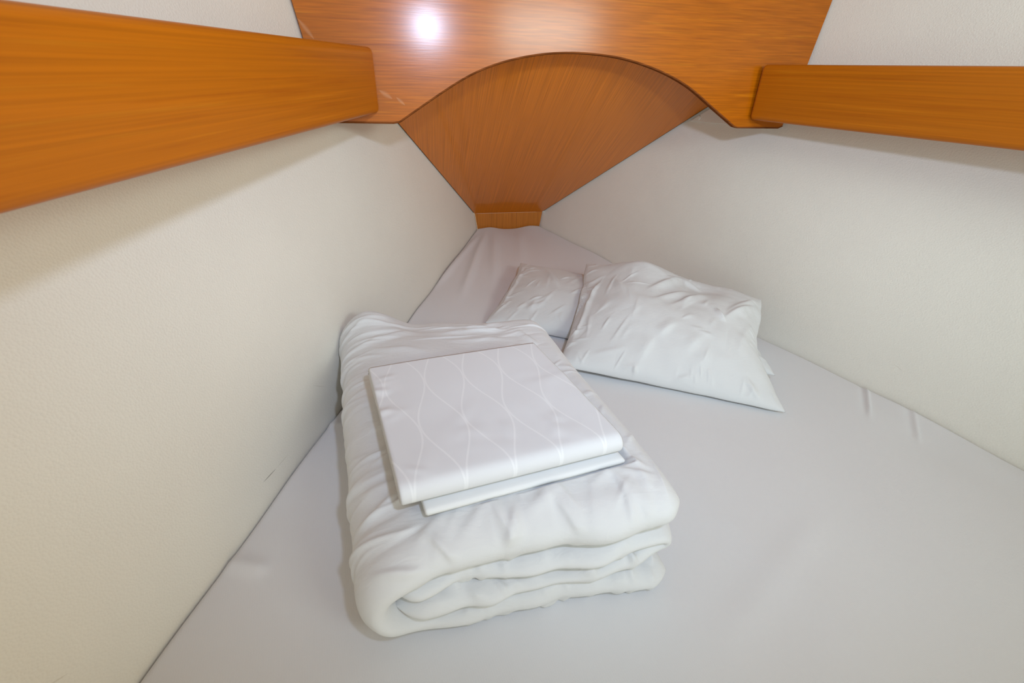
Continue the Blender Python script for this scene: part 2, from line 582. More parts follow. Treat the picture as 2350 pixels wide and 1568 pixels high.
for i in range(n - 1):
    for j in range(k):
        F.append((i * k + j, i * k + (j + 1) % k, (i + 1) * k + (j + 1) % k, (i + 1) * k + j))
F += [tuple(range(k)), tuple((n - 1) * k + j for j in range(k - 1, -1, -1))]
eb = mesh_obj('edge_band', V, F, M['edge'], bulk, smooth=True, auto=40)
props(eb, 'reddish brown edge band along the arch')


# ---- shelf fiddles (long wooden boards along both sides)
def fiddle(name, sgn, x_end, z0, h, ang, label, length):
    """origin at the inner lower corner of the forward end; local +Y runs forward, local X towards the hull side"""
    t = empty(name, (x_end, on_bulk(x_end, z0).y - 0.001, z0), 0.0)
    t.rotation_euler = (0, 0, -math.radians(ang) if sgn < 0 else math.radians(ang))
    props(t, label, 'shelf board', 'wooden shelf boards along both sides of the cabin')
    th, rc = 0.028, 0.013
    pts = []
    for cy, cz, a0 in ((-length + rc, rc, 180), (-0.006 - rc, rc, 270), (-0.006 - rc, h - rc, 0), (-length + rc, h - rc, 90)):
        for q in range(7):
            a = math.radians(a0 + 90 * q / 6)
            pts.append((0, cy + rc * math.cos(a), cz + rc * math.sin(a)))
    bm = prism(pts, (sgn * th, 0, 0), bevel=0.0125, seg=5, sel=lambda e: abs(e.verts[0].co.x - e.verts[1].co.x) < 1e-6)
    bm_obj('front_board', bm, M['fiddle'], t, smooth_angle=35)
    # the shelf itself, behind the board, running out to the hull lining
    R_ = Matrix.Rotation(t.rotation_euler.z, 3, 'Z'); org = Vector(t.location)
    inv = R_.inverted()
    w0 = (R_ @ Vector((sgn * th, -length, 0)) + org); w1 = (R_ @ Vector((sgn * th, -0.03, 0)) + org)
    zz = 0.012
    P = [w0, w1, Vector((sgn * (wall_x(w1.y, 0.69) - 0.006), w1.y, org.z)), Vector((sgn * (wall_x(w0.y, 0.69) - 0.004), w0.y, org.z))]
    P = [inv @ (p - org) for p in P]
    bm_obj('shelf_bottom', prism([(p.x, p.y, zz) for p in P], (0, 0, 0.010)), M['fiddle'], t)
    return t


fiddle('shelf_board', -1, -0.5745, 0.690, 0.148, 13.27, 'long wooden shelf board running along the left cream wall', 1.75)
fiddle('shelf_board', 1, 0.5450, 0.677, 0.150, 16.38, 'long wooden shelf board running along the right white wall', 1.75)

# ---- sloping locker panel behind the arch, narrowing towards the bow
SL = -0.715
yb, zb = 2.612, 0.088
ya = AF + 0.085
za = zb + SL * (ya - yb)


def on_slope(y): return zb + SL * (y - yb)


lk = empty('locker_panel', (0, yb, zb))
props(lk, 'sloping fan-shaped wooden locker panel behind the arch, narrowing to the bow', 'wooden panel')
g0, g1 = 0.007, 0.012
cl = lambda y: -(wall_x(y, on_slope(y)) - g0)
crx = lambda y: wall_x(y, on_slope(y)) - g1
# local frame: Y along the slope
ang = math.atan(SL)
lk.rotation_euler = (ang, 0, 0)
inv = Matrix.Rotation(-ang, 3, 'X')
loc = lambda x, y: inv @ (Vector((x, y, on_slope(y))) - Vector((0, yb, zb)))
pts = [loc(cl(ya), ya), loc(crx(ya), ya), loc(crx(yb), yb), loc(cl(yb), yb)]
bm_obj('panel_face', prism(pts, (0, 0, 0.012)), M['locker'], lk)
for nm, f, s, w in (('gap_shade_strip', cl, -1, g0), ('gap_shade_strip', crx, 1, g1)):  # added strips, coloured dark in place of the shade between panel and lining
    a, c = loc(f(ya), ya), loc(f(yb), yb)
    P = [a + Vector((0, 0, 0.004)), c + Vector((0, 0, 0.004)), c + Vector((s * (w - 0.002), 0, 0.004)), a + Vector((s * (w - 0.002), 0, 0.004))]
    props(bm_obj(nm, prism(P, (0, 0, 0.010)), M['dark'], lk), 'dark brown strip standing in for the shaded gap')

# ---- small upright panel closing the bow end
ap = props(bm_obj('bow_panel', prism([(-wall_x(2.62, -0.15) + 0.006, 0, -0.15), (wall_x(2.62, -0.15) - 0.006, 0, -0.15), (wall_x(2.62, 0.085) - 0.006, 0, 0.085), (-wall_x(2.62, 0.085) + 0.006, 0, 0.085)], (0, 0.015, 0)), M['apex']),
           'small upright wooden panel at the narrow bow end of the mattress', 'wooden panel')
ap.location = (0, 2.618, 0)

# ---- pale cover strip with a screw cap on the right wall behind the arch
ly = lambda y, z: Vector((wall_x(y, z), y, z))
inn = -WN
st = empty('cover_strip', ly(1.65, 0.645) + inn * 0.0012)
props(st, 'narrow off-white cover strip with screw cap high on right wall beside the arch', 'trim strip')
base = [ly(1.508, 0.6455), ly(1.830, 0.6385), ly(1.604, 0.795), ly(1.516, 0.795)]
bm_obj('strip_body', prism([p + inn * 0.0012 - st.location for p in base], inn * 0.0035, bevel=0.001, seg=1), M['plastic'], st)
bm = bmesh.new()
bmesh.ops.create_cone(bm, cap_ends=True, segments=24, radius1=0.0085, radius2=0.0065, depth=0.004)
mt = inn.to_track_quat('Z', 'Y').to_matrix().to_4x4(); mt.translation = ly(1.794, 0.653) - st.location + inn * 0.0065
bm.transform(mt)
bm_obj('screw_cap', bm, M['plastic'], st, smooth_angle=30)

# ------------------------------------------------------------------ mattress with fitted sheet
mat_t = empty('berth_mattress', (0, 1.2, -0.158))
props(mat_t, 'wedge-shaped berth mattress in a pale grey-white fitted sheet filling the bow', 'mattress')
MYE = 2.606


def sheet_height(x, y):
    """gentle lie of the sheet over the mattress, with the folds the photo shows"""
    z = 0.003 * np.sin(3.1 * y + 1.1) * np.sin(2.3 * x + 0.4) + 0.0012 * np.sin(11.0 * x + 4.0 * y) * np.sin(7.0 * y - 3.0 * x + 1.0) + 0.0007 * np.sin(23.0 * x - 9.0 * y + 0.5)
    d = half(y) - np.abs(x)
    # bow end: lifted corners and a dip between
    e = np.clip((y - 2.35) / 0.25, 0, 1)
    z = z + e ** 2 * (0.014 * np.exp(-((x + 0.115) / 0.055) ** 2) + 0.016 * np.exp(-((x - 0.125) / 0.065) ** 2) - 0.006)

    def crease(x0, y0, x1, y1, amp, w, taper=0.3):
        dx, dy = x1 - x0, y1 - y0; L = math.hypot(dx, dy)
        s = ((x - x0) * dx + (y - y0) * dy) / L ** 2
        q = ((x - x0) * dy - (y - y0) * dx) / L
        env = np.clip(s / taper, 0, 1) * np.clip((1 - s) / taper, 0, 1)
        env = env * env * (3 - 2 * env)
        return amp * env * np.exp(-(q / w) ** 2)
    # diagonal folds fanning from the port bow corner
    z = z + crease(-0.13, 2.62, -0.38, 1.60, 0.015, 0.020, 0.35)
    z = z + crease(-0.09, 2.60, -0.22, 1.70, 0.012, 0.024, 0.35)
    z = z + crease(-0.17, 2.55, -0.48, 1.75, 0.011, 0.016, 0.3)
    z = z + crease(0.05, 2.60, -0.05, 1.95, 0.008, 0.03, 0.4)
    # short tucks by the starboard wall and along the port wall
    z = z + crease(0.815, 0.940, 0.665, 0.770, 0.0045, 0.0045) - crease(0.807, 0.950, 0.657, 0.780, 0.0025, 0.007)
    z = z + crease(0.845, 0.812, 0.715, 0.668, 0.0030, 0.0045) - crease(0.836, 0.822, 0.706, 0.678, 0.0020, 0.008)
    z = z + crease(-0.80, 1.00, -0.70, 0.96, 0.004, 0.012) + crease(-0.90, 0.62, -0.80, 0.58, 0.006, 0.016)
    z = z + crease(-0.10, 0.30, 0.35, 0.55, 0.002, 0.03) + crease(0.25, 0.0, 0.05, 0.70, 0.003, 0.05)
    z = z + crease(0.95, 0.25, 0.70, 0.80, -0.006, 0.09)
    return z


ny, nx = 520, 380
ys = np.linspace(-0.30, MYE, ny)
tt = np.linspace(-1, 1, nx)
tt = np.sign(tt) * (1 - (1 - np.abs(tt)) ** 1.25)
G = np.zeros((ny, nx, 3))
rng = np.random.default_rng(5)
wob = vnoise((ny, 2), (26, 1), rng)
for i, y in enumerate(ys):
    h = half(y) - 0.0045
    x = tt * h
    G[i, :, 0] = x; G[i, :, 1] = y
    G[i, :, 2] = sheet_height(x, np.full(nx, y))
    d = h - np.abs(x)
    G[i, :, 2] -= np.where(d < 0.016, 0.016 - np.sqrt(np.maximum(0.016 ** 2 - (0.016 - d) ** 2, 0)), 0) * 0.7
    for s, msk in ((0, x < 0), (1, x >= 0)):
        G[i, msk, 2] += 0.0045 * wob[i, s] * np.exp(-(d[msk] / 0.04) ** 2)
# skirt down the sides
def skirt(e, sgn):
    o1, o2 = e.copy(), e.copy()
    for o_, z in ((o1, -0.05), (o2, -0.15)):
        o_[:, 2] = z; o_[:, 0] = sgn * (half(e[:, 1]) + FLARE * z - 0.0045)
    return np.stack([o1, o2], 1)


Lk = skirt(G[:, 0], -1); Rk = skirt(G[:, -1], 1)
fr = G[:1].copy(); fr[..., 2] = -0.15; fr[..., 0] = np.clip(fr[..., 0], -half(-0.3) + 0.03, half(-0.3) - 0.03)
bk = G[-1:].copy(); bk[..., 2] = -0.15; bk[..., 0] = np.clip(bk[..., 0], -half(MYE) + 0.03, half(MYE) - 0.03)
G = np.concatenate([fr, G, bk], 0)
a_, b_ = G.shape[:2]
I = np.arange(a_ * b_).reshape(a_, b_)
F = np.stack([I[:-1, :-1], I[:-1, 1:], I[1:, 1:], I[1:, :-1]], -1).reshape(-1, 4)
org = np.array(mat_t.location)
mesh_obj('fitted_sheet', G.reshape(-1, 3) - org, F, M['sheet'], mat_t, smooth=True)
bm_obj('mattress_core', prism([(-half(-0.28) + 0.05, -0.28 - 1.2, 0.0), (half(-0.28) - 0.05, -0.28 - 1.2, 0.0), (half(2.58) - 0.05, 2.58 - 1.2, 0.0), (-half(2.58) + 0.05, 2.58 - 1.2, 0.0)], (0, 0, 0.13)), M['plainsheet'], mat_t)


# larger folds: (u0, v0, u1, v1, height, flank, flank, bend), u and v as shares of the cloth's length and width
FOLDS_BIG = (
    (0.047, 0.208, 0.08, 0.544, 0.004, 0.01, 0.006, 0), (0.043, 0.324, 0.104, 0.687, 0.004, 0.008, 0.006, 0), (0.03, 0.151, 0.06, 0.347, 0.003, 0.007, 0.006, 0),
    (0.05, 0.471, 0.134, 0.722, 0.003, 0.008, 0.006, 0), (0.368, 0.548, 0.565, 0.888, 0.006, 0.018, 0.008, 0), (0.398, 0.452, 0.615, 0.718, 0.005, 0.016, 0.008, 0),
    (0.475, 0.409, 0.736, 0.776, 0.005, 0.018, 0.009, 0), (0.565, 0.888, 0.672, 0.807, 0.006, 0.014, 0.008, 0), (0.729, 0.525, 0.776, 0.417, 0.006, 0.012, 0.006, 0),
    (0.759, 0.421, 0.963, 0.811, 0.006, 0.016, 0.007, 0), (0.776, 0.483, 0.973, 0.931, 0.005, 0.014, 0.008, 0), (0.428, 0.208, 0.358, 0.035, 0.004, 0.022, 0.01, 0),
    (0.525, 0.317, 0.431, 0.189, 0.004, 0.016, 0.01, 0), (0.659, 0.282, 0.552, 0.12, 0.003, 0.018, 0.012, 0), (0.344, 0.0, 0.358, 0.027, 0.006, 0.007, 0.006, 0),
    (0.515, 0.0, 0.599, 0.031, 0.004, 0.008, 0.004, 0), (0.291, 0.008, 0.381, 0.035, 0.003, 0.012, 0.008, 0), (0.689, 0.181, 0.605, 0.058, 0.003, 0.018, 0.012, 0),
    (0.789, 0.17, 0.98, 0.618, 0.003, 0.02, 0.012, 0), (0.9, 0.004, 0.826, 0.093, 0.004, 0.012, 0.008, 0), (0.184, 0.707, 0.271, 0.475, 0.003, 0.015, 0.01, 0),)
   
FOLDS_LOW = (
    (0.027, 0.275, 0.04, 0.651, 0.003, 0.008, 0.005, 0), (0.027, 0.138, 0.037, 0.519, 0.003, 0.008, 0.005, 0), (0.017, 0.048, 0.064, 0.249, 0.003, 0.007, 0.005, 0),
    (0.144, 0.852, 0.258, 0.413, 0.004, 0.016, 0.007, 0), (0.14, 0.127, 0.224, 0.233, 0.003, 0.014, 0.008, 0), (0.174, 0.296, 0.164, 0.095, 0.003, 0.014, 0.01, 0),
    (0.027, 0.434, 0.054, 0.862, 0.003, 0.012, 0.007, 0), (0.037, 0.545, 0.02, 0.91, 0.003, 0.008, 0.006, 0),)
FOLDS_DUVET = (
    (0.5412, 0.04682, 0.6138, -0.00382, 0.0042, 0.0084, 0.0042, 0), (0.6573, -0.03111, 0.6077, 0.07811, 0.0049, 0.0096, 0.0056, 0), (0.7044, -0.03066, 0.7526, 0.08066, 0.0042, 0.012, 0.007, 0),
    (0.8348, -0.03256, 0.7952, 0.08956, 0.0035, 0.0108, 0.007, 0), (0.8346, 0.01125, 0.8054, 0.1427, 0.0028, 0.0096, 0.0084, 0), (0.7481, 0.03368, 0.8159, 0.1033, 0.0028, 0.0132, 0.0098, 0),
    (0.862, 0.094, 0.926, 0.144, 0.003, 0.012, 0.008, 0), (0.907, 0.137, 0.979, 0.08, 0.003, 0.012, 0.006, 0), (0.919, 0.217, 0.979, 0.094, 0.0035, 0.01, 0.006, 0),
    (0.936, 0.251, 0.962, 0.154, 0.003, 0.008, 0.005, 0), (0.6495, 0.02421, 0.7115, 0.1098, 0.0028, 0.012, 0.0098, 0), (0.5901, 0.04575, 0.6589, 0.1122, 0.0028, 0.0132, 0.0098, 0),
    (0.5428, 0.1571, 0.6092, 0.2309, 0.0021, 0.0072, 0.0049, 0), (0.5267, 0.256, 0.6043, 0.266, 0.0021, 0.006, 0.0042, 0), (0.535, 0.231, 0.597, 0.231, 0.003, 0.01, 0.006, 0),
    (0.5077, 0.3646, 0.5813, 0.3184, 0.0014, 0.0054, 0.0042, 0), (0.5234, 0.1435, 0.5936, 0.2045, 0.0021, 0.0072, 0.0056, 0), (0.592, 0.816, 0.699, 0.87, 0.003, 0.012, 0.006, 0),
    (0.718, 0.863, 0.89, 0.886, 0.003, 0.01, 0.005, 0), (0.74, 0.799, 0.909, 0.809, 0.003, 0.012, 0.006, 0), (0.766, 0.712, 0.921, 0.682, 0.003, 0.014, 0.008, 0),
    (0.573, 0.766, 0.702, 0.709, 0.0025, 0.014, 0.008, 0), (0.5285, 0.8828, 0.6025, 0.9262, 0.0028, 0.0072, 0.0056, 0), (0.921, 0.87, 0.952, 0.732, 0.003, 0.01, 0.006, 0),
    )

# ------------------------------------------------------------------ pillows
def pillow(name, label, corners, puff, seed, nx, ny, pinch, folds=(), random=(), lump=0.2, sup=None, dents=(), tuft=0.003, bow=None):
    """corners FL, FR, BR, BL with the height of the seam at each; puff = loft of the stuffing"""
    rng = np.random.default_rng(seed)
    U, Vv = np.meshgrid(np.linspace(0, 1, nx), np.linspace(0, 1, ny), indexing='ij')
    cu, cv = 2 * U - 1, 2 * Vv - 1
    # seams draw in between the corners
    Us = 0.5 + 0.5 * cu * (1 - pinch * (1 - cv ** 2) * np.abs(cu) ** 2)
    Vs = 0.5 + 0.5 * cv * (1 - pinch * (1 - cu ** 2) * np.abs(cv) ** 2)
    Us = Us + tuft * vnoise((nx, ny), (3, 14), rng) * np.abs(cu) ** 4
    Vs = Vs + tuft * vnoise((nx, ny), (16, 3), rng) * np.abs(cv) ** 4
    if bow:
        Us, Vs = bow(U, Vv, Us, Vs)
    B = bilin(corners, Us, Vs)
    C4 = [np.asarray(c, float) for c in corners]
    Lx = 0.5 * (np.linalg.norm(C4[1] - C4[0]) + np.linalg.norm(C4[2] - C4[3]))
    Ly = 0.5 * (np.linalg.norm(C4[3] - C4[0]) + np.linalg.norm(C4[2] - C4[1]))
    A_, B_ = U * Lx, Vv * Ly
    loft = (np.clip(1 - cu ** 2, 0, 1) * np.clip(1 - cv ** 2, 0, 1)) ** 0.45
    loft = loft * (1 + lump * vnoise((nx, ny), (4, 3), rng) * np.clip(loft, 0, 1))
    for du, dv, r, a in dents:
        loft = loft + a * np.exp(-(((U - du) / r) ** 2 + ((Vv - dv) / r) ** 2)) * np.clip(loft * 1.5, 0, 1)
    T = np.stack([B.copy(), B.copy()])
    T[0, ..., 2] += puff * loft
    T[1, ..., 2] -= puff * 0.55 * loft
    if sup is not None:
        low = sup(T[1, ..., 0], T[1, ..., 1]) + 0.0015
        T[1, ..., 2] = np.maximum(T[1, ..., 2], low)
        T[0, ..., 2] = np.maximum(T[0, ..., 2], T[1, ..., 2] + 0.004 * (loft > 0) + 0.35 * puff * loft)
    N = grid_normals(T)
    edge = np.clip(np.minimum(np.minimum(U, 1 - U) * Lx, np.minimum(Vv, 1 - Vv) * Ly) / 0.012, 0, 1)
    h = path_creases(A_, B_, folds, Lx, Ly)
    # puckers drawn in along the seams
    side = lambda r: r.integers(0, 4)

    def seam_pt(r):
        k = side(r); t = r.uniform(0.04, 0.96); d = r.uniform(0.012, 0.045)
        return [(t * Lx, d), (t * Lx, Ly - d), (d, t * Ly), (Lx - d, t * Ly)][k]

    def seam_ang(x, y):
        return math.pi / 2 if min(y, Ly - y) < min(x, Lx - x) else 0.0
    h += scatter(A_, B_, rng, 64, seam_pt, seam_ang, (0.03, 0.085), (0.0006, 0.0017), (0.003, 0.006), 0.35)
    for n, ang, length, amp, width, spread, box in random:
        h += scatter(A_, B_, rng, n, lambda r: (r.uniform(box[0], box[2]) * Lx, r.uniform(box[1], box[3]) * Ly), lambda x, y: ang, length, amp, width, spread)
    h += 0.0007 * vnoise((nx, ny), (nx // 10, ny // 10), rng) + 0.0016 * vnoise((nx, ny), (nx // 26, ny // 26), rng)
    X = T.copy()
    X[0] += N[0] * (h * edge)[..., None]
    low = sup(X[..., 0], X[..., 1]) + 0.001 if sup is not None else 0.002
    X[..., 2] = np.maximum(X[..., 2], low)
    org = X.reshape(-1, 3).mean(0); org[2] = X[..., 2].min()
    o = skin_mesh(name, X - org, M['pillow'])
    o.location = org
    props(o, label, 'pillow', 'white bed pillows')
    return o, X


def bed(x, y): return np.maximum(sheet_height(x, y), -0.002)


low_p, LX = pillow('bed_pillow', 'white pillow lying flat at the far side, partly covered by the larger pillow',
                   [(-0.297, 1.45, 0.012), (0.505, 0.962, 0.035), (0.600, 1.22, 0.05), (-0.075, 1.905, 0.055)], 0.082, 11, 300, 190, 0.05, sup=bed, lump=0.25,
                   folds=FOLDS_LOW, random=((30, 0.9, (0.05, 0.14), (0.001, 0.0025), (0.004, 0.009), 0.4, (0.0, 0.05, 0.4, 0.9)),))


def height_of(X, x0, x1, y0, y1, n=160):
    """top height field of a cloth mesh"""
    Hh = np.full((n, n), -1.0)
    P = X[0].reshape(-1, 3)
    i = np.clip(((P[:, 0] - x0) / (x1 - x0) * (n - 1)).round().astype(int), 0, n - 1)
    j = np.clip(((P[:, 1] - y0) / (y1 - y0) * (n - 1)).round().astype(int), 0, n - 1)
    np.maximum.at(Hh, (i, j), P[:, 2])
    for _ in range(3):
        Q = np.pad(Hh, 1, mode='edge')
        Hh = np.max([Q[a:a + n, b:b + n] for a in range(3) for b in range(3)], 0)
    def f(x, y):
        ii = np.clip(((x - x0) / (x1 - x0) * (n - 1)).round().astype(int), 0, n - 1)
        jj = np.clip(((y - y0) / (y1 - y0) * (n - 1)).round().astype(int), 0, n - 1)
        return np.maximum(Hh[ii, jj], bed(x, y))
    return f


def big_bow(U, V, Us, Vs):
    # the right seam hangs in, its front corner stays out as an empty tip of the case
    d = 0.055 * np.exp(-((V - 0.42) / 0.30) ** 2) * sstep(V / 0.12)
    return Us - d * U ** 3, Vs


on_low = height_of(LX, -0.6, 0.9, 0.7, 2.0)
big_p, BX = pillow('bed_pillow', 'large white pillow resting on another pillow against the right wall',
                   [(-0.115, 1.115, 0.03), (0.445, 0.825, 0.012), (0.60, 1.215, 0.155), (0.125, 1.62, 0.15)], 0.085, 23, 300, 260, 0.04, sup=on_low, lump=0.22,
                   dents=((0.66, 0.80, 0.13, -0.22), (0.36, 0.5, 0.2, 0.10), (0.36, 0.93, 0.22, 0.55)), folds=FOLDS_BIG, bow=big_bow,
                   random=((34, 1.0, (0.05, 0.16), (0.0008, 0.002), (0.004, 0.010), 0.45, (0.05, 0.08, 0.95, 0.92)),))


# ------------------------------------------------------------------ folded duvet
def ribbon(path, nS):
    """path: 2-D polyline (x, z) -> evenly resampled and smoothed centre line with normals"""
    p = smooth_poly(path, 4)
    s = np.concatenate([[0], np.cumsum(np.linalg.norm(np.diff(p, axis=0), axis=1))])
    t = np.linspace(0, s[-1], nS)
    q = np.stack([np.interp(t, s, p[:, i]) for i in range(2)], 1)
    d = np.gradient(q, axis=0); d /= np.linalg.norm(d, axis=1)[:, None]
    return q, np.stack([-d[:, 1], d[:, 0]], 1), s[-1]


DC = [(-0.615, 0.395), (-0.080, 0.435), (-0.175, 1.115), (-0.748, 1.195)]     # footprint: front-left, front-right, back-right, back-left
DW = 0.53
DL = 0.74


def duvet_xyz(xl, v, z):
    """local (x across in metres, v 0..1 front to back, z) -> cabin"""
    u = xl / DW
    P = bilin([c + (0,) for c in DC], u, v)
    zs = 1 + v * (0.10 * (1 - np.clip(u, 0, 1)) - 0.06 * np.clip(u, 0, 1))
    # the far edge: pushed up against the lining on the left, slack beside it
    lift = sstep((v - 0.80) / 0.2) * (0.20 * np.exp(-((u - 0.17) / 0.11) ** 2) - 0.10 * np.exp(-((u - 0.36) / 0.12) ** 2))
    P[..., 2] = z * (zs + lift)
    return P


def fold_layer(path, th_fn, nS, nT, seed, folds, random, v_off=0.0, vlen=1.0, rnd=0.055, wobble=0.015):
    rng = np.random.default_rng(seed)
    q, n, L = ribbon(path, nS)
    S, V = np.meshgrid(np.linspace(0, 1, nS), np.linspace(0, 1, nT), indexing='ij')
    V = V + 0.06 * np.sin(2 * np.pi * V) / (2 * np.pi) * -1.0
    V = 0.5 + 0.5 * np.sign(V - 0.5) * (1 - (1 - np.abs(2 * V - 1)) ** 1.25)     # denser rows at both rounded ends
    e = np.minimum(V, 1 - V) * DL
    end = np.sqrt(np.clip(1 - (1 - np.clip(e / rnd, 0, 1)) ** 2, 0, 1))
    es = np.minimum(S, 1 - S) * L
    ends = np.sqrt(np.clip(1 - (1 - np.clip(es / 0.03, 0, 1)) ** 2, 0, 1))
    lumps = 1 + 0.10 * vnoise((nS, nT), (8, 5), rng) + 0.06 * vnoise((nS, nT), (16, 10), rng)
    th = th_fn(S) * end * ends * lumps
    wob = wobble * (vnoise((nS, nT), (9, 3), rng) + 0.5 * vnoise((nS, nT), (26, 3), rng))
    v2 = v_off + V * vlen + wob * (1 - 2 * V) * 1.2
    tip = np.clip(1 - es / 0.045, 0, 1) ** 2 * 0.030 / DL       # the corners of each layer are rounded off
    v2 = v2 + tip * (1 - 2 * V)
    sag = 0.004 * vnoise((nS, nT), (7, 6), rng)
    T = []
    for sg in (1, -1):
        x = q[:, 0][:, None] + n[:, 0][:, None] * (sg * th / 2 + sag)
        z = q[:, 1][:, None] + n[:, 1][:, None] * (sg * th / 2 + sag)
        T.append(duvet_xyz(x, v2, z))
    T = np.stack(T)
    N = grid_normals(T); N[1] *= -1
    A_, B_ = S * L, V * DL
    edge = np.clip(np.minimum(e, es) / 0.010, 0.15, 1)
    h = path_creases(A_, B_, folds, L, DL)
    for n_, ang, length, amp, width, spread, box in random:
        f = ang if callable(ang) else (lambda x, y, a=ang: a)
        h += scatter(A_, B_, rng, n_, lambda r: (r.uniform(box[0], box[2]) * L, r.uniform(box[1], box[3]) * DL), f, length, amp, width, spread)
    h += 0.0006 * vnoise((nS, nT), (nS // 9, nT // 9), rng) + 0.0014 * vnoise((nS, nT), (nS // 22, nT // 22), rng)
    X = T.copy()
    X[0] += N[0] * (h * edge)[..., None]
    X[1] += N[1] * (0.5 * h * edge)[..., None]
    for k in ((slice(None), 0), (slice(None), -1), (slice(None), slice(None), 0), (slice(None), slice(None), -1)):
        X[k] = X[k].mean(0, keepdims=True)
    return X


HP = math.pi / 2
# outer layer: bottom (right to left), round the left side, top (left to right)
outer = [(0.515, 0.026), (0.40, 0.028), (0.20, 0.029), (0.105, 0.031), (0.052, 0.052), (0.022, 0.100), (0.040, 0.150), (0.11, 0.170), (0.25, 0.173), (0.38, 0.176), (0.47, 0.186), (0.516, 0.192)]
XO = fold_layer(outer, lambda s: 0.052 + 0.022 * np.clip((s - 0.50) / 0.15, 0, 1), 420, 300, 41, FOLDS_DUVET,
                ((120, 0.0, (0.06, 0.16), (0.0008, 0.0024), (0.003, 0.007), 0.16, (0.40, 0.05, 0.60, 0.98)),      # across the left side
                 (30, HP, (0.08, 0.20), (0.001, 0.0028), (0.006, 0.014), 0.45, (0.60, 0.0, 0.98, 0.14)),          # into the front edge
                 (30, 0.1, (0.07, 0.22), (0.0008, 0.0025), (0.003, 0.008), 0.25, (0.55, 0.80, 0.98, 0.97)),      # along the far edge
                 (34, 0.6, (0.05, 0.13), (0.0008, 0.002), (0.003, 0.007), 0.45, (0.88, 0.05, 0.99, 0.75)),       # along the right edge
                 (14, 0.9, (0.08, 0.20), (0.001, 0.002), (0.008, 0.016), 0.6, (0.60, 0.05, 0.92, 0.45)),
                 (34, HP, (0.04, 0.11), (0.002, 0.0055), (0.005, 0.011), 0.5, (0.02, 0.0, 0.36, 0.08))))        # front of the bottom layer
# inner layers: third one up, round a fold on the right, second one
inner_path = [(0.050, 0.078), (0.20, 0.073), (0.40, 0.073), (0.475, 0.076), (0.512, 0.091), (0.502, 0.116), (0.45, 0.122), (0.35, 0.122), (0.20, 0.118), (0.048, 0.112)]
XI = fold_layer(inner_path, lambda s: 0.038 + 0 * s, 260, 150, 57, (),
                ((56, HP, (0.04, 0.11), (0.002, 0.0055), (0.005, 0.012), 0.55, (0.02, 0.0, 0.98, 0.09)),), v_off=0.012, vlen=0.97)


def join_skins(name, skins, mat, org):
    Vs, Fs, off = [], [], 0
    for X in skins:
        _, nx, ny, _ = X.shape
        idx = np.arange(nx * ny).reshape(nx, ny)
        inner = np.zeros((nx, ny), bool); inner[1:-1, 1:-1] = True
        bi = idx.copy(); bi[inner] = nx * ny + np.arange(inner.sum())
        V = np.vstack([X[0].reshape(-1, 3), X[1][inner]])
        q = lambda I: np.stack([I[:-1, :-1], I[1:, :-1], I[1:, 1:], I[:-1, 1:]], -1).reshape(-1, 4)
        F = np.vstack([q(idx), q(bi)[:, ::-1]]) + off
        Vs.append(V); Fs.append(F); off += len(V)
    return mesh_obj(name, np.vstack(Vs) - org, np.vstack(Fs), mat, None, smooth=True)


# ------------------------------------------------------------------ folded bedspread and plain sheet on the duvet
top_d = height_of(XO, -0.9, 0.1, 0.2, 1.4, 140)
gx, gy = np.meshgrid(np.linspace(-0.9, 0.1, 140), np.linspace(0.2, 1.4, 140), indexing='ij')
TOPF = top_d(gx, gy)


sc_ = [(-0.515, 0.478), (-0.174, 0.532), (-0.252, 0.852), (-0.588, 0.807)]        # footprint of the plain sheet
bc = [(-0.545, 0.486), (-0.174, 0.542), (-0.257, 0.866), (-0.615, 0.822)]         # footprint of the bedspread
u_, v_ = np.meshgrid(np.linspace(0.03, 0.97, 40), np.linspace(0.03, 0.97, 40))
P_ = bilin([c + (0,) for c in bc], u_, v_)
zz = top_d(P_[..., 0], P_[..., 1])
co, *_ = np.linalg.lstsq(np.stack([np.ones(zz.size), P_[..., 0].ravel(), P_[..., 1].ravel()], 1), zz.ravel(), rcond=None)


def lie(x, y):
    """the flat bed that the folded linen presses into the duvet"""
    return co[0] - 0.003 + co[1] * x + co[2] * y


def inside(x, y, quad):
    """signed distance (m, positive inside) to a convex quad"""
    d = np.full(x.shape, 9.0)
    for a in range(4):
        (x0, y0), (x1, y1) = quad[a], quad[(a + 1) % 4]
        l_ = math.hypot(x1 - x0, y1 - y0)
        d = np.minimum(d, ((x1 - x0) * (y - y0) - (y1 - y0) * (x - x0)) / l_)
    return d


for quad, lift in ((sc_, 0.0), (bc, 0.0)):
    d_ = inside(XO[..., 0], XO[..., 1], quad)
    cap = lie(XO[..., 0], XO[..., 1]) - 0.0015 + np.clip(-d_ - 0.003, 0, None) * 1.6
    XO[..., 2] = np.where((d_ > -0.06) & (XO[..., 2] > 0.12), np.minimum(XO[..., 2], cap), XO[..., 2])

for X in (XO, XI):
    # keep inside the port lining and on the mattress
    lim = -(half(X[..., 1]) + FLARE * X[..., 2]) + 0.003
    X[..., 0] = np.maximum(X[..., 0], lim)
    X[..., 2] = np.maximum(X[..., 2], bed(X[..., 0], X[..., 1]) + 0.001)
dorg = np.array([-0.38, 0.82, 0.0])
du = join_skins('folded_duvet', [XO, XI], M['duvet'], dorg)
du.location = dorg
props(du, 'thick white duvet folded in layers on the mattress beside the left wall', 'duvet')

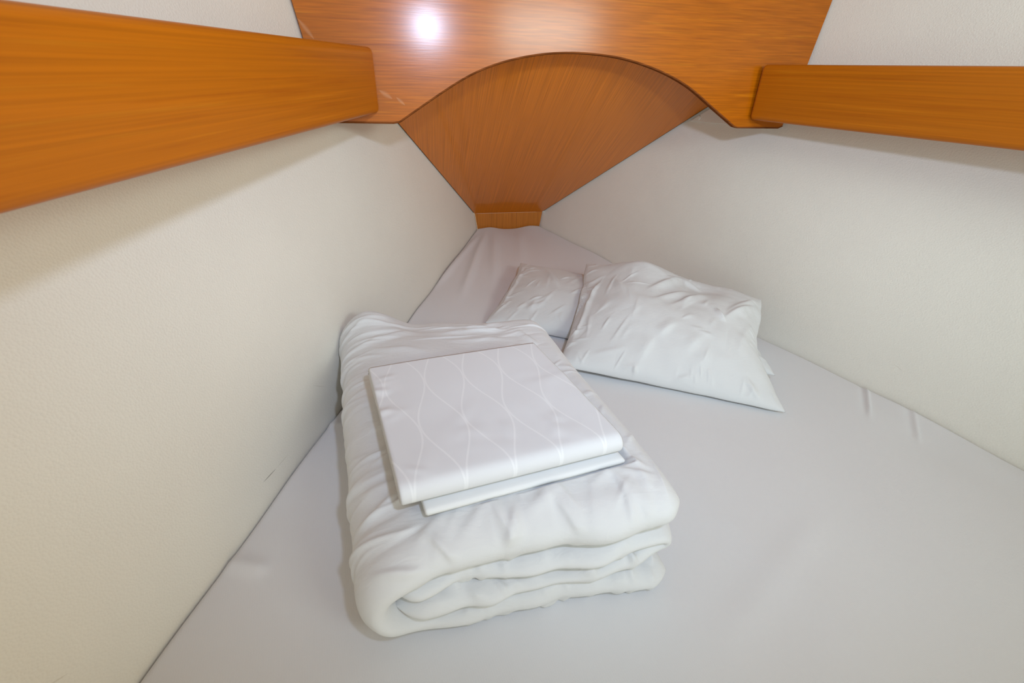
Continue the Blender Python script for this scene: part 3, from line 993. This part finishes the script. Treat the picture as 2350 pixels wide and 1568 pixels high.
def flat_stack(name, label, cat, corners, layers, lt, mat, seed, base_of, gap=0.0004, jitter=0.009, uvscale=None):
    """cloth folded flat: nested layers joined at the front fold, open at the left side"""
    rng = np.random.default_rng(seed)
    total = layers * lt
    nS, nT = 170, 100
    Vs, Fs, UVs, off = [], [], [], 0
    FL, FR, BR, BL = [np.array(c, float) for c in corners]
    depth = 0.5 * (np.linalg.norm(BL - FL) + np.linalg.norm(BR - FR)); width = 0.5 * (np.linalg.norm(FR - FL) + np.linalg.norm(BR - BL))
    for k in range(layers // 2):
        zb_, zt_ = (k + 0.5) * lt, total - (k + 0.5) * lt
        r = (zt_ - zb_) / 2
        y0 = k * lt * 1.0
        path = [(1.0, zb_)]
        q = [(depth, zb_), (depth * 0.5, zb_), (y0 + r + 0.02, zb_), (y0 + r, zb_)]
        for a in np.linspace(0, 1, 9)[1:-1]:
            q.append((y0 + r - r * math.sin(math.pi * a), zb_ + r - r * math.cos(math.pi * a)))
        q += [(y0 + r, zt_), (y0 + r + 0.02, zt_), (depth * 0.5, zt_), (depth, zt_)]
        p, n, L = ribbon(q, nS)
        U = np.linspace(0, 1, nT)
        S, Uu = np.meshgrid(np.linspace(0, 1, nS), U, indexing='ij')
        ee = np.minimum(Uu, 1 - Uu) * width
        th = (lt - gap) * np.sqrt(np.clip(1 - (1 - np.clip(ee / 0.003, 0, 1)) ** 2, 0.02, 1))
        shift = jitter * rng.normal() * 0.5 + (0.0015 * vnoise((nS, nT), (8, 2), rng))
        X = []
        for sg in (1, -1):
            yl = p[:, 0][:, None] + sg * n[:, 0][:, None] * th / 2
            zl = p[:, 1][:, None] + sg * n[:, 1][:, None] * th / 2
            xl = Uu + shift / width * (1 if k else 0.3)
            P = bilin(np.stack([np.append(c[:2], 0) for c in (FL, FR, BR, BL)]), xl, yl / depth)
            zc = lie(P[..., 0], P[..., 1]) + FL[2]
            P[..., 2] = zl + zc
            X.append(P)
        T = np.stack(X)
        nn1 = np.clip(0.3 + 0.8 * vnoise((nS, nT), (9, 7), rng), 0, 1.5)
        X = T + 0.0
        A_, B_ = Uu * width, S * L
        if k == 0:
            hc = scatter(A_, B_, rng, 16, lambda r: (r.uniform(0.0, 0.10) * width, r.uniform(0.55, 0.98) * L), lambda x, y: 0.15, (0.05, 0.11), (0.0012, 0.0028), (0.006, 0.011), 0.3)
            hc += scatter(A_, B_, rng, 10, lambda r: (r.uniform(0.1, 0.9) * width, r.uniform(0.56, 0.66) * L), lambda x, y: HP, (0.04, 0.08), (0.0008, 0.0018), (0.008, 0.016), 0.3)
            hc += scatter(A_, B_, rng, 10, lambda r: (r.uniform(0.1, 0.95) * width, r.uniform(0.6, 0.95) * L), lambda x, y: 0.7, (0.08, 0.2), (0.0006, 0.0014), (0.012, 0.024), 0.8)
            X[..., 2] += np.clip(hc, 0, 1) * np.clip((zl - 0.5 * total) / (0.5 * total), 0, 1)
        wv = 0.0012 * vnoise((nS, nT), (14, 5), rng) + 0.0016 * vnoise((nS, nT), (6, 4), rng)
        X[..., 2] += wv * np.clip((zl - 0.004) / total, 0, 1)
        _, a, b = 0, nS, nT
        idx = np.arange(a * b).reshape(a, b)
        inner = np.zeros((a, b), bool); inner[1:-1, 1:-1] = True
        bi = idx.copy(); bi[inner] = a * b + np.arange(inner.sum())
        V = np.vstack([X[0].reshape(-1, 3), X[1][inner]])
        q_ = lambda I: np.stack([I[:-1, :-1], I[1:, :-1], I[1:, 1:], I[:-1, 1:]], -1).reshape(-1, 4)
        Fs.append(np.vstack([q_(idx)[:, ::-1], q_(bi)]) + off)
        uv = np.stack([Uu * width, S * L], -1)
        UVs.append(np.vstack([uv.reshape(-1, 2), uv[inner]]))
        Vs.append(V); off += len(V)
    V = np.vstack(Vs)
    org = V.mean(0); org[2] = V[:, 2].min()
    o = mesh_obj(name, V - org, np.vstack(Fs), mat, None, smooth=True, uv=np.vstack(UVs))
    o.location = org
    props(o, label, cat)
    return o, V


plain, PV = flat_stack('folded_sheet', 'plain white folded sheet lying between the patterned bedspread and the duvet', 'folded sheet',
                       [p + (0.0,) for p in sc_], 2, 0.0055, M['plainsheet'], 3, None)
bed_sp, BV = flat_stack('folded_bedspread', 'folded white bedspread with wavy line pattern on top of the duvet', 'folded bedspread',
                        [p + (0.0128,) for p in bc], 6, 0.0068, M['spread'], 9, None)
